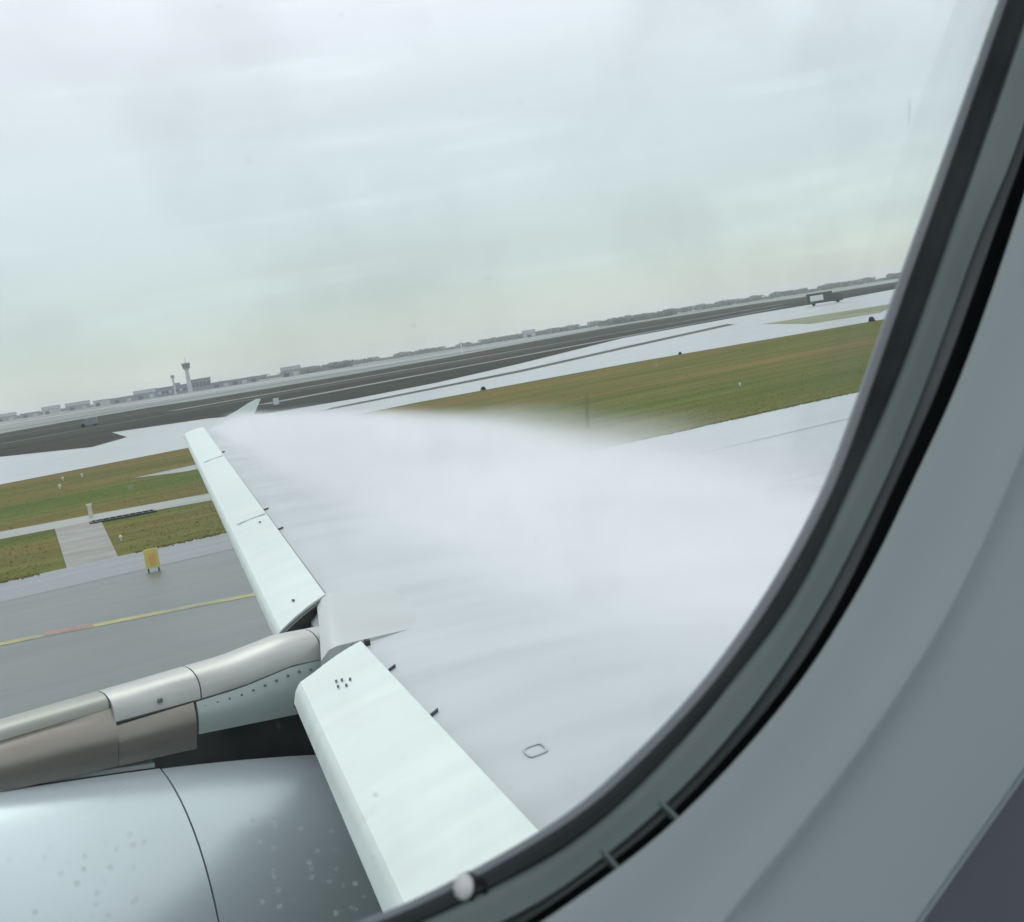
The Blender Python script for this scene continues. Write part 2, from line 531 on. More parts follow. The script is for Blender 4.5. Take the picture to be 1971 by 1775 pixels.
def slat(o_a, o_b, ka, kb, label, n, ns, end):
    """o_a / o_b: span of the nose; ka, kb: how far each end face slants per metre of chord"""
    secs = []
    for i in range(n + 1):
        f = i / n
        oo = o_a + (o_b - o_a) * f
        k = ka + (kb - ka) * f
        secs.append([P3(oo + k * max(0, x), x, z) for x, z in slat_profile(slat_chord(oo), ns)])
    so = part('slat', loft(secs), 'white', wing, label, angle=26)
    # black rubber end seal
    oo, k, sg = (o_a, ka, -1) if end < 0 else (o_b, kb, 1)
    secs = []
    for d in (0.004, 0.035):
        pr = slat_profile(slat_chord(oo), ns)
        secs.append([P3(oo + sg * d + k * max(0, x), x, z - 0.012 - 0.2 * d) for x, z in pr])
    part('end_seal', loft(secs), 'dark', so, smooth=False)
    # dark strip painting the joint line and soft shadow behind the slat
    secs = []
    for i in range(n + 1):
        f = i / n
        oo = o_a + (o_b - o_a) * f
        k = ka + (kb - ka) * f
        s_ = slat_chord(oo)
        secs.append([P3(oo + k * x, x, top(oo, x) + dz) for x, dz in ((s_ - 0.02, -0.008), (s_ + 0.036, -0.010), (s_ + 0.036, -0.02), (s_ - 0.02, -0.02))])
    part('trailing_shade', loft(secs), 'strip', so, smooth=False)
    return so


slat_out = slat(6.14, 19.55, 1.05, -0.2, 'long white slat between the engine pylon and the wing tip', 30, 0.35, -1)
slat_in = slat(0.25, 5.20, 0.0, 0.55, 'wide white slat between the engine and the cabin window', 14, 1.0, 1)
# seam between slat segments

def strip_on_slat(o, w_, x0, x1, mt, name, parent, lift=0.0, n=5):
    vs = []
    secs = []
    for i in range(n + 1):
        x = x0 + (x1 - x0) * i / n
        s = slat_chord(o)
        z = 0.3 * x + 0.0285 + lift
        if x < 0.05:
            z = 0.016 + lift
        secs.append([P3(o - w_ / 2, x, z), P3(o + w_ / 2, x, z), P3(o + w_ / 2, x, z - 0.008), P3(o - w_ / 2, x, z - 0.008)])
    return part(name, loft(secs), mt, parent, smooth=False)


strip_on_slat(9.6, 0.014, 0.05, 0.27, 'seam_grey', 'seam', slat_out, 0.001)
strip_on_slat(14.6, 0.014, 0.05, 0.27, 'seam_grey', 'seam', slat_out, 0.001)


def dot(o, x, r, parent, mt='rivet', z=None, name='fastener', hh=0.006):
    z = (0.3 * x + 0.0285) if z is None else z
    a = Vector(P3(o, x, z - 0.004))
    return part(name, tube(a, a + Vector((0, 0, hh + 0.004)), r, r * 0.9, 8), mt, parent, smooth=False)


for dx, do in ((0, 0), (0.026, 0.06), (0.03, -0.03), (0.055, 0.02), (0.004, 0.075)):
    dot(4.86 + do, 0.1 + dx, 0.0055, slat_in)
dot(6.55, 0.12, 0.009, slat_out)
dot(9.3, 0.2, 0.009, slat_out)

# slat track brackets showing in the joint between slat and wing
for o_, r_ in ((4.93, 0.9), (4.24, 0.9), (9.05, 0.8), (10.15, 0.8), (15.6, 0.8)):
    s = slat_chord(o_)
    secs = []
    for i in range(4):
        x = s + 0.025 + i * 0.02 * r_
        secs.append([P3(o_ + dx * (1.8 if i == 0 else 1.0) + (x - s) * 0.9, x, top(o_, x) + dz) for dx, dz in ((-0.006, -0.03), (0.006, -0.03), (0.004, 0.0), (-0.004, 0.0))])
    part('slat_track', loft(secs), 'steel', wing, smooth=False)
# small hexagonal access panel outline on the wing
hexp = []
for k in range(12):
    t = 2 * math.pi * k / 12
    hexp.append((3.646 + 0.05 * math.copysign(abs(math.sin(t)) ** 0.5, math.sin(t)), 0.591 + 0.04 * math.copysign(abs(math.cos(t)) ** 0.5, math.cos(t))))
ring_o = [P3(o, x, top(o, x) - 0.0085) for o, x in hexp]
ring_i = [P3(3.646 + (o - 3.646) * 0.78, 0.591 + (x - 0.591) * 0.78, top(o, x) - 0.0085) for o, x in hexp]
vs = ring_o + ring_i
part('access_panel', (vs, [(k, (k + 1) % 12, 12 + (k + 1) % 12, 12 + k) for k in range(12)]), 'panel_line', wing, smooth=False)

# wing-tip cap and fence
secs = []
for i in range(5):
    f = i / 4
    oo = 19.62 + 0.16 * f
    c = chord(19.62) * (1 - 0.12 * f)
    ring = []
    for k in range(9):
        x = 0.05 + 0.08 * f + (c - 0.05) * k / 8
        ring.append(P3(oo, x, top(19.6, x) - 0.012 - 0.05 * f * f))
    for k in range(8, -1, -1):
        x = 0.05 + 0.08 * f + (c - 0.05) * k / 8
        ring.append(P3(oo, x, top(19.6, x) - 0.10 + 0.03 * f * f - 0.05 * math.sin(math.pi * k / 8)))
    secs.append(ring)
part('tip_cap', loft(secs), 'white', wing)
fence = [(0.42, 0.04), (0.62, 0.20), (0.83, 0.305), (1.04, 0.425), (1.16, 0.478), (1.225, 0.478), (1.17, 0.37), (1.10, 0.23), (1.12, 0.06), (1.3, -0.05), (1.3, -0.38), (1.1, -0.42), (0.62, -0.1)]
secs = [[P3(oo, x, z) for x, z in fence] for oo in (19.79, 19.83)]
part('wing_fence', loft(secs), 'white', wing, 'small upright fence at the wing tip', smooth=False)

# raised fairing of the wing nose above the pylon, between the two slats
secs = []
for i in range(15):
    f = i / 14
    oo = 5.50 + 1.07 * f
    b_ = math.sin(math.pi * f)
    xe = 0.66 + 0.06 * b_
    x0 = 0.12 + 0.13 * f
    ring = []
    for k in range(15):
        q = k / 14
        x = x0 + (xe - x0) * q
        z = top(oo, x) - 0.017 + (0.040 + 0.06 * b_) * (1 - q) ** 1.25
        if k == 0:
            z -= 0.045
        if k == 1:
            z -= 0.008
        ring.append(P3(oo, x, z))
    for k in range(14, -1, -1):
        x = x0 + (xe - x0) * k / 14
        ring.append(P3(oo, x, top(oo, x) - 0.05 - (0.20 if k < 4 else 0)))
    secs.append(ring)
part('pylon_fairing', loft(secs), 'fairing', wing, 'smooth raised fairing on the wing nose above the pylon')

# dark hinge blocks in the notch between fairing and inner slat
for o_, x, w_ in ((5.455, 0.27, 0.022), (5.46, 0.335, 0.028)):
    z = top(o_, x)
    secs = [[P3(o_ - w_, x - 0.016, z - 0.04), P3(o_ + w_ * 0.4, x - 0.016, z - 0.04), P3(o_ + w_ * 0.4, x + 0.016, z - 0.04), P3(o_ - w_, x + 0.016, z - 0.04)],
            [P3(o_ - w_ * 0.8, x - 0.012, z + 0.012), P3(o_ + w_ * 0.3, x - 0.012, z + 0.012), P3(o_ + w_ * 0.3, x + 0.012, z + 0.012), P3(o_ - w_ * 0.8, x + 0.012, z + 0.012)]]
    part('hinge_block', loft(secs), 'dark', wing, smooth=False)

# ------------------------------------------------------------------ pylon
pylon = empty('pylon', tuple(E0 + Vector((2.0, 5.88, -1.2))), (0, 0, 0), airliner)
pylon['label'] = 'engine pylon running forward from the wing nose'
POFF = E0 + Vector((2.0, 5.88, -1.2))


def ppart(name, vf, mt, parent, label=None, smooth=True, angle=40):
    vs, fs = vf
    if parent is pylon:
        vs2 = [Vector(p) - Vector((2.0, 5.88, -1.2)) for p in vs]
        o = mesh(name, vs2, fs, mt, parent, smooth, angle)
    else:
        o = part(name, vf, mt, parent, None, smooth, angle)
    if label:
        o['label'] = label
    return o


CREST = [(-1.2, -1.36), (-0.4, -1.28), (0.5, -1.16), (1.34, -1.025), (1.76, -0.96), (2.32, -0.872), (2.56, -0.81), (2.78, -0.795), (3.1, -0.80)]


def interp(tab, x):
    for (x0, y0), (x1, y1) in zip(tab, tab[1:]):
        if x <= x1:
            return y0 + (y1 - y0) * (x - x0) / (x1 - x0)
    return tab[-1][1]


def cap_section(a, w_, drop, thick=0.012):
    u = interp(CREST, a)
    pts = []
    for k in range(13):
        t = math.pi * k / 12
        pts.append((a, 5.88 - w_ * math.cos(t), u - drop * (1 - math.sin(t) ** 0.75)))
    inn = [(a, 5.88 + (p[1] - 5.88) * 0.9, p[2] - thick) for p in reversed(pts)]
    return pts + inn


def cap(a0, a1, w0, w1, d0, d1, mt, n=8, label=None):
    secs = []
    for i in range(n + 1):
        f = i / n
        secs.append(cap_section(a0 + (a1 - a0) * f, w0 + (w1 - w0) * f, d0 + (d1 - d0) * f))
    return ppart('crest_panel', loft(secs), mt, pylon, label)


cap(-1.2, 1.752, 0.11, 0.12, 0.05, 0.055, 'crest_dull', 10, 'grey forward crest panel of the pylon')
cap(1.758, 2.126, 0.168, 0.172, 0.105, 0.115, 'pylon', 4, 'short bright crest panel in the middle of the pylon')
cap(2.132, 2.70, 0.172, 0.16, 0.115, 0.12, 'pylon', 8, 'bright crest panel of the pylon next to the wing')
cap(2.706, 3.0, 0.16, 0.15, 0.12, 0.12, 'pylon', 4)


def side(a0, a1, low0, low1, w0, w1, mt, name, label=None, n=8, d=0.105, tuck=0.0):
    for sgn in (-1, 1):
        secs = []
        for i in range(n + 1):
            f = i / n
            a = a0 + (a1 - a0) * f
            wdt = w0 + (w1 - w0) * f
            ut = interp(CREST, a) - d - 0.004
            ul = low0 + (low1 - low0) * f
            y = 5.88 + sgn * wdt
            yb = 5.88 + sgn * (wdt + 0.012)
            secs.append([(a, y - sgn * tuck, ut), (a, y + sgn * (0.022 - 0.25 * tuck), ut + (ul - ut) * 0.25), (a, y + sgn * 0.03, (ut + ul) / 2), (a, yb + sgn * 0.008, ut + (ul - ut) * 0.8), (a, yb, ul), (a, yb - sgn * 0.012, ul), (a, y - sgn * (0.012 + tuck), ut)])
        ppart(name, loft(secs), mt, pylon, label if sgn < 0 else None)


side(-1.2, 1.76, -1.42, -1.245, 0.158, 0.168, 'bronze', 'metal_panel', 'brownish bare metal side panel of the pylon', 12, 0.052, 0.048)
side(1.762, 2.095, -1.245, -1.225, 0.168, 0.168, 'bronze', 'metal_panel', 'bare metal side panel below the short bright crest panel', 4, 0.118)
side(2.105, 2.80, -1.165, -1.135, 0.172, 0.16, 'pylon_side', 'side_panel', 'pale green grey side panel of the pylon under the wing nose', 8, 0.12)
# tiny fasteners along the upper edge of the pale panel
for i in range(11):
    a = 2.14 + i * 0.055
    u = interp(CREST, a) - 0.15
    vs, fs = tube((a, 5.88 - 0.178, u), (a, 5.88 - 0.187, u), 0.006, 0.005, 6)
    ppart('fastener', (vs, fs), 'rivet', pylon, smooth=False)
vs, fs = tube((1.95, 5.88 - 0.165, -1.00), (1.95, 5.88 - 0.18, -1.002), 0.012, 0.01, 8)
ppart('fastener', (vs, fs), 'rivet', pylon, smooth=False)
# dark structure below the panels
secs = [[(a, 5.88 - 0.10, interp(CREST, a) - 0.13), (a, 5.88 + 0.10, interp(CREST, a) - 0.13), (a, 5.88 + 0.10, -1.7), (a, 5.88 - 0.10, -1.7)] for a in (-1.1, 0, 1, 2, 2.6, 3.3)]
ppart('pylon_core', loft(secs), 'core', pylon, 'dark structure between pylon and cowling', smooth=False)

# ------------------------------------------------------------------ engine nacelle
NO, NU = 5.92, -2.14
RAD = [(-2.5, 0.93), (-2.38, 0.99), (-2.0, 1.04), (-1.2, 1.05), (0.0, 0.985), (1.0, 0.905), (1.9, 0.882), (2.3, 0.862), (2.7, 0.825), (3.1, 0.76), (3.5, 0.67)]
engine = empty('engine_nacelle', tuple(E0 + Vector((0.5, NO, NU))), (0, 0, 0), airliner)
engine['label'] = 'silver engine nacelle hanging below the pylon'
EOFF = Vector((0.5, NO, NU))


def smooth_rad(a):
    for i, ((x0, y0), (x1, y1)) in enumerate(zip(RAD, RAD[1:])):
        if a <= x1:
            p0 = RAD[max(i - 1, 0)]
            p3 = RAD[min(i + 2, len(RAD) - 1)]
            t = (a - x0) / (x1 - x0)
            m0 = (y1 - p0[1]) / (x1 - p0[0]) * (x1 - x0)
            m1 = (p3[1] - y0) / (p3[0] - x0) * (x1 - x0)
            return (2 * t ** 3 - 3 * t * t + 1) * y0 + (t ** 3 - 2 * t * t + t) * m0 + (-2 * t ** 3 + 3 * t * t) * y1 + (t ** 3 - t * t) * m1
    return RAD[-1][1]


def epart(name, vf, mt, label=None, smooth=True, angle=40):
    vs, fs = vf
    o = mesh(name, [Vector(p) - EOFF for p in vs], fs, mt, engine, smooth, angle)
    if label:
        o['label'] = label
    return o


def cowl(a0, a1, na, gap0, gap1, mt, name, label, dr=0.0):
    secs = []
    nn = 64
    for i in range(na + 1):
        f = i / na
        a = a0 + (a1 - a0) * f
        r = smooth_rad(a) + dr
        g = math.asin((gap0 + (gap1 - gap0) * f) / r)
        ring = []
        for k in range(nn + 1):
            t = g + (2 * math.pi - 2 * g) * k / nn
            ring.append((a, NO - r * math.sin(t), NU + r * math.cos(t)))
        for k in range(nn, -1, -1):
            t = g + (2 * math.pi - 2 * g) * k / nn
            ring.append((a, NO - (r - 0.02) * math.sin(t), NU + (r - 0.02) * math.cos(t)))
        secs.append(ring)
    return epart(name, loft(secs), mt, label)


cowl(-2.0, 1.935, 24, 0.20, 0.21, 'cowl', 'fan_cowl', 'pale silver fan cowl of the engine')
cowl(1.943, 3.2, 14, 0.215, 0.22, 'cowl', 'reverser_cowl', 'rear cowl of the engine, dark towards the wing')
cowl(-2.5, -2.01, 8, 0.01, 0.01, 'pylon', 'inlet_lip', None)
secs = []
for i in range(14):
    a = -1.9 + 5.4 * i / 13
    r = smooth_rad(a) - 0.05
    secs.append([(a, NO - r * math.sin(t), NU + r * math.cos(t)) for t in (2 * math.pi * k / 48 for k in range(48))])
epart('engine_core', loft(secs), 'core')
secs = []
for i in range(8):
    a = 3.15 + 0.7 * i / 7
    r = 0.70 - 0.06 * i / 7
    secs.append([(a, NO - r * math.sin(t), NU + r * math.cos(t)) for t in (2 * math.pi * k / 48 for k in range(48))])
epart('exhaust_nozzle', loft(secs), 'bronze')
# grey ledge along the upper edge of the fan cowl
secs = []
for i in range(13):
    a = -1.8 + 3.72 * i / 12
    r = smooth_rad(a)
    g = math.asin(0.2 / r)
    y = NO - r * math.sin(g)
    z = NU + r * math.cos(g)
    secs.append([(a, y + 0.004, z + 0.002), (a, y + 0.004, z + 0.02), (a, y + 0.10, z + 0.055), (a, y + 0.10, z)])
epart('cowl_ledge', loft(secs), 'pylon_side', smooth=False)

# ------------------------------------------------------------------ cabin window
def catmull(pts, per=14):
    outp = []
    n = len(pts)
    for i in range(n):
        p0, p1, p2, p3 = (Vector(pts[(i + k - 1) % n]) for k in range(4))
        for j in range(per):
            t = j / per
            outp.append(0.5 * ((2 * p1) + (-p0 + p2) * t + (2 * p0 - 5 * p1 + 4 * p2 - p3) * t * t + (-p0 + 3 * p1 - 3 * p2 + p3) * t ** 3))
    return outp


WC = Vector((0.16, 0.09))
NW = 180


def polar(pts, sm=3):
    """closed outline as distance from the window centre at equal angles"""
    cur = catmull(pts)
    ang = [(math.atan2(p.y - WC.y, p.x - WC.x) % (2 * math.pi), (p - WC).length) for p in cur]
    ang.sort()
    res = []
    for k in range(NW):
        t = 2 * math.pi * k / NW
        lo = ang[-1]
        lo = (lo[0] - 2 * math.pi, lo[1])
        for a_ in ang + [(ang[0][0] + 2 * math.pi, ang[0][1])]:
            if a_[0] >= t:
                f = (t - lo[0]) / max(1e-9, a_[0] - lo[0])
                res.append(lo[1] + (a_[1] - lo[1]) * f)
                break
            lo = a_
    for _ in range(sm):
        res = [(res[k - 1] + 2 * res[k] + res[(k + 1) % NW]) / 4 for k in range(NW)]
    return res


REST = [(0.398, 0.17), (0.416, 0.21), (0.42, 0.25), (0.402, 0.292), (0.35, 0.32), (0.25, 0.328), (0.15, 0.322), (0.06, 0.295), (-0.005, 0.245), (-0.035, 0.17), (-0.04, 0.08), (-0.028, 0.0), (0.0, -0.06), (0.04, -0.095), (0.09, -0.106)]


def outline(traced, d, k=1.0):
    rest = []
    for p in REST:
        v = Vector(p) - WC
        rest.append(tuple(WC + v * (1 + d / v.length)))
    return polar([(x * k, y * k) for x, y in traced] + rest)


Y_IN, Y_OUT, Y_REV, Y_LIP, Y_RDG = 0.280, 0.277, 0.271, 0.2655, 0.260
SEAL_IN = outline([(0.142, -0.1045), (0.167, -0.1), (0.197, -0.0915), (0.213, -0.084), (0.243, -0.065), (0.27, -0.041), (0.292, -0.015), (0.306, 0.008), (0.328, 0.047), (0.35, 0.085), (0.377, 0.133)], 0)
SEAL_OUT = outline([(0.149, -0.1015), (0.162, -0.0985), (0.186, -0.093), (0.213, -0.079), (0.246, -0.055), (0.264, -0.039), (0.283, -0.014), (0.305, 0.017), (0.334, 0.067), (0.364, 0.12)], 0.006, Y_OUT / 0.265)
REV_OUT = outline([(0.146, -0.0945), (0.165, -0.0895), (0.188, -0.0795), (0.21, -0.066), (0.233, -0.0465), (0.254, -0.023), (0.275, 0.006), (0.303, 0.052), (0.321, 0.079)], 0.013, Y_REV / 0.235)
LIP = outline([(0.126, -0.09), (0.147, -0.084), (0.174, -0.073), (0.205, -0.053), (0.228, -0.031), (0.244, -0.011), (0.262, 0.013), (0.286, 0.054)], 0.024, Y_LIP / 0.21)
RIDGE = outline([(0.15, -0.102), (0.172, -0.090), (0.202, -0.07), (0.226, -0.051), (0.246, -0.031), (0.269, -0.001), (0.30, 0.044)], 0.055, Y_RDG / 0.2)


def ringpts(radii, o_, d=0.0):
    res = []
    for k in range(NW):
        t = 2 * math.pi * k / NW
        r = radii[k] + (d(k) if callable(d) else d)
        res.append((WC.x + r * math.cos(t), o_, WC.y + r * math.sin(t)))
    return res


def lerp_r(a_, b_, f):
    return [x + (y - x) * f for x, y in zip(a_, b_)]


WORIG = E0 + Vector((WC.x, 0.27, WC.y))
window = empty('cabin_window', tuple(WORIG), (0, 0, 0), airliner)
window['label'] = 'rounded cabin window framed by dark rubber and grey plastic'


def wpart(name, vf, mt, label=None, smooth=True, angle=50):
    vs, fs = vf
    o = mesh(name, [Vector(p) - (WORIG - E0) for p in vs], fs, mt, window, smooth, angle)
    if label:
        o['label'] = label
    return o


# panes
secs = [ringpts(SEAL_IN, 0.2915, 0.012), ringpts(SEAL_IN, 0.2865, 0.012)]
wpart('pane', loft(secs), 'glass', smooth=False)
# pale bevelled edge of the acrylic inside the seal
secs = [ringpts(SEAL_IN, 0.2862, 0.010), ringpts(SEAL_IN, 0.2862, 0.0018), ringpts(SEAL_IN, 0.2850, 0.0014), ringpts(SEAL_IN, 0.2832, 0.0030), ringpts(SEAL_IN, 0.2840, 0.010)]
wpart('pane_bevel', loft(secs, closed_loft=True), 'bevel')
# rubber seal, a rounded roll
secs = [ringpts(SEAL_IN, 0.302, 0.028), ringpts(SEAL_IN, 0.2822, 0.0035), ringpts(SEAL_IN, 0.2803, 0.0009),
        ringpts(lerp_r(SEAL_IN, SEAL_OUT, 0.3), 0.2778), ringpts(lerp_r(SEAL_IN, SEAL_OUT, 0.75), 0.2768), ringpts(SEAL_OUT, 0.2775),
        ringpts(SEAL_OUT, 0.302, 0.034)]
wpart('window_seal', loft(secs, closed_loft=True), 'seal', 'black rubber seal round the pane')
# reveal
secs = []
for f, yy in ((0, 0.2790), (0.04, 0.2768), (0.2, 0.2762), (0.45, 0.2745), (0.75, 0.2722), (0.93, 0.2708), (1.0, 0.2712)):
    secs.append(ringpts(lerp_r(SEAL_OUT, REV_OUT, f), yy, 0.0003))
secs += [ringpts(REV_OUT, 0.290, 0.0004), ringpts(SEAL_OUT, 0.290, 0.0045)]
wpart('window_reveal', loft(secs, closed_loft=True), 'reveal', 'grey green plastic reveal of the window')
# recessed bezel between reveal and lining
def ease(x):
    x = max(0.0, min(1.0, x))
    return x * x * (3 - 2 * x)


def deg(k):
    return (360.0 * k / NW + 180) % 360 - 180


low = [ease((-36 - deg(k)) / 18) if -160 < deg(k) < 0 else (1.0 if deg(k) <= -160 else 0.0) for k in range(NW)]
deep = [ease((-42 - deg(k)) / 24) if -150 < deg(k) < 0 else (ease((deg(k) + 180) / 20) if deg(k) <= -150 else 0.0) for k in range(NW)]
B_IN = [REV_OUT[k] + (LIP[k] - REV_OUT[k]) * (0.10 + 0.38 * deep[k]) for k in range(NW)]
B_OUT = [REV_OUT[k] + (LIP[k] - REV_OUT[k]) * (0.56 + 0.38 * low[k]) for k in range(NW)]
secs = [ringpts(REV_OUT, 0.288, 0.0006), ringpts(lerp_r(REV_OUT, B_IN, 0.85), 0.286), ringpts(B_IN, 0.2745), ringpts(B_IN, 0.2725, 0.0004),
        ringpts(lerp_r(B_IN, B_OUT, 0.5), 0.2705), ringpts(B_OUT, 0.2690, -0.0004), ringpts(B_OUT, 0.2697), ringpts(B_OUT, 0.287), ringpts(LIP, 0.2885, 0.035)]
bezel = wpart('window_bezel', loft(secs, closed_loft=True), 'bezel', 'dark grey bezel inside the lining edge')
# two small retaining clips bridging the groove
for tt in (-72.4, -78.6):
    k0 = int(round((tt % 360) / 360 * NW)) % NW
    t0 = 2 * math.pi * k0 / NW
    ra, rb_ = REV_OUT[k0] - 0.001, LIP[k0] + 0.001
    ca, sa = math.cos(t0), math.sin(t0)
    pts = []
    for r_, yy in ((ra, 0.2712), (rb_, 0.2655), (rb_, 0.269), (ra, 0.2745)):
        for w_ in (-0.0004, 0.0004):
            pts.append((WC.x + r_ * ca - w_ * sa, yy, WC.y + r_ * sa + w_ * ca))
    wpart('retaining_clip', (pts, [(0, 2, 3, 1), (4, 6, 7, 5), (0, 1, 7, 6), (2, 4, 5, 3), (0, 6, 4, 2), (1, 3, 5, 7)]), 'reveal', smooth=False)
# white nub and dark hole on the lower part of the seal
c0 = Vector((0.1641, 0.2795, -0.1010))
secs = []
for i in range(7):
    t = math.pi / 2 * i / 6
    r = 0.0026 * math.cos(t) + 1e-5
    secs.append([c0 + Vector((r * math.cos(q), -0.002 - 0.0022 * math.sin(t), r * math.sin(q) * 1.25)) for q in (2 * math.pi * k / 14 for k in range(14))])
wpart('vent_plug', loft(secs), 'plug', 'small white plug on the window seal')
c0 = Vector((0.1668, 0.2782, -0.1030))
secs = []
for yy, sc_ in ((0.004, 1.0), (-0.0012, 1.0), (-0.0016, 0.7), (-0.0008, 0.6), (0.003, 0.6)):
    secs.append([c0 + Vector((sc_ * 0.0026 * math.cos(q) + 0.0012, yy, sc_ * 0.0036 * math.sin(q))) for q in (2 * math.pi * k / 14 for k in range(14))])
wpart('vent_hole', loft(secs), 'groove', smooth=True)

# rain on the outer pane
V, F = [], []
rg = random.Random(11)


def drop(a, u, r, o_=0.2917):
    j = len(V)
    n = 10
    V.append((a, o_ + r * 0.45, u))
    for i in (1, 2):
        rr = r * (0.62 if i == 1 else 1.0)
        yy = o_ + r * (0.34 if i == 1 else 0.0)
        for k in range(n):
            t = 2 * math.pi * k / n
            V.append((a + rr * math.cos(t), yy, u + rr * math.sin(t) * 1.15))
    V.append((a, o_ - 0.0002, u))
    for k in range(n):
        k2 = (k + 1) % n
        F.append((j, j + 1 + k, j + 1 + k2))
        F.append((j + 1 + k, j + 1 + n + k, j + 1 + n + k2, j + 1 + k2))
        F.append((j + 1 + n + k, j + 1 + 2 * n, j + 1 + n + k2))


for i in range(40):
    drop(rg.uniform(0.118, 0.150), rg.uniform(-0.108, -0.080), rg.uniform(0.00015, 0.0004))
for i in range(34):
    drop(rg.uniform(0.066, 0.095), rg.uniform(-0.100, -0.078), rg.uniform(0.00015, 0.0004))
for i in range(70):
    drop(rg.uniform(0.06, 0.34), rg.uniform(-0.09, 0.12), rg.uniform(0.00012, 0.00025))


def smear(a, u, da, du, wd, o_=0.2917):
    n = 9
    d = Vector((da, du))
    nrm = Vector((-du, da)).normalized()
    j = len(V)
    for i in range(n):
        f = i / (n - 1)
        p = Vector((a, u)) + d * (f - 0.5)
        w_ = wd * math.sin(math.pi * (0.06 + 0.88 * f)) * (0.6 + 0.4 * f)
        for q, yy in ((-1, 0.0), (0, 0.025), (1, 0.0), (0, -0.01)):
            V.append((p.x + nrm.x * q * w_, o_ + yy * w_, p.y + nrm.y * q * w_))
    for i in range(n - 1):
        for k in range(4):
            F.append((j + i * 4 + k, j + i * 4 + (k + 1) % 4, j + i * 4 + 4 + (k + 1) % 4, j + i * 4 + 4 + k))
    F.append((j, j + 1, j + 2, j + 3))
    F.append(tuple(j + (n - 1) * 4 + k for k in (3, 2, 1, 0)))


smear(0.3432, 0.0974, 0.0008, 0.0090, 0.0006)
smear(0.2157, 0.0082, 0.0002, 0.0095, 0.0007)
o = wpart('raindrops', (V, F), 'water', 'tiny raindrops on the outer pane')
o['kind'] = 'stuff'

# cabin side wall lining round the window
EDGE_P, EDGE_N = Vector((0.3205, -0.119)), Vector((0.575, -0.818)).normalized()


def clip_r(k, lim):
    """distance from the window centre to the lining outline (box cut by the lower joint)"""
    t = 2 * math.pi * k / NW
    d = Vector((math.cos(t), math.sin(t)))
    r = 9.0
    for nx, ny, b_ in ((1, 0, 1.3), (-1, 0, 1.0), (0, 1, 0.75), (0, -1, 0.55)):
        q = d.x * nx + d.y * ny
        if q > 1e-6:
            r = min(r, b_ / q)
    q = d.dot(EDGE_N)
    if q > 1e-6:
        r = min(r, (EDGE_P - WC).dot(EDGE_N) / q)
    return max(r, lim)


BOUND = [clip_r(k, 0.0) for k in range(NW)]
LINO = E0 + Vector((0.25, 0.2, 0.0))


def lpart(name, vf, mt, label=None, smooth=True, parent=None, angle=50):
    vs, fs = vf
    o = mesh(name, [Vector(p) + E0 for p in vs], fs, mt, parent or airliner, smooth, angle)
    if label:
        o['label'] = label
    return o


def mid_r(f):
    return [min(RIDGE[k] + (BOUND[k] - RIDGE[k]) * f, BOUND[k]) for k in range(NW)]


RID = [min(RIDGE[k], BOUND[k] - 0.012) for k in range(NW)]
secs = [ringpts(LIP, 0.290, 0.04), ringpts(LIP, 0.2690, 0.006), ringpts(LIP, 0.2664, 0.0012), ringpts(LIP, 0.2656, 0.0), ringpts(LIP, 0.2651, 0.0010),
        ringpts(lerp_r(LIP, RID, 0.3), 0.2640), ringpts(lerp_r(LIP, RID, 0.7), 0.2622), ringpts(lerp_r(LIP, RID, 0.9), 0.2596), ringpts(RID, 0.2572),
        ringpts(RID, 0.2578, 0.0022), ringpts(RID, 0.2644, 0.0085)]


def rr(f):
    return [RID[k] + 0.0105 + (BOUND[k] - RID[k] - 0.0125) * f for k in range(NW)]


for f, yy in ((0.12, 0.2640), (0.35, 0.2620), (0.7, 0.2605), (0.94, 0.2600), (1.0, 0.2600)):
    secs.append(ringpts(rr(f), yy))
secs += [ringpts(BOUND, 0.2675, -0.0006), ringpts(BOUND, 0.292, -0.0004)]
sidewall = lpart('sidewall_lining', loft(secs, closed_loft=True), 'lining', 'smooth grey cabin lining round the window')
# bead in the joint and the darker lining below it
T_ = Vector((-EDGE_N.y, EDGE_N.x))


def along(s, n_, yy):
    p = EDGE_P + T_ * s + EDGE_N * n_
    return (p.x, yy, p.y)


secs = []
for s in [i * 0.06 - 0.9 for i in range(31)]:
    secs.append([along(s, 0.0008, 0.275), along(s, 0.001, 0.2635), along(s, 0.0018, 0.2620), along(s, 0.0026, 0.2622), along(s, 0.0032, 0.2645), along(s, 0.0032, 0.275)])
lpart('joint_bead', loft(secs), 'lining', None, True, sidewall)
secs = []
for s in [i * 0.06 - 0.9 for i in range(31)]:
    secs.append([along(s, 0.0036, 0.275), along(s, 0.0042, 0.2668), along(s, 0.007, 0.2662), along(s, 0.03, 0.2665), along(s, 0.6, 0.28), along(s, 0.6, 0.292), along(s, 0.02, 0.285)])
lpart('lower_lining', loft(secs), 'lower_lining', 'dark grey lower lining panel below the joint')

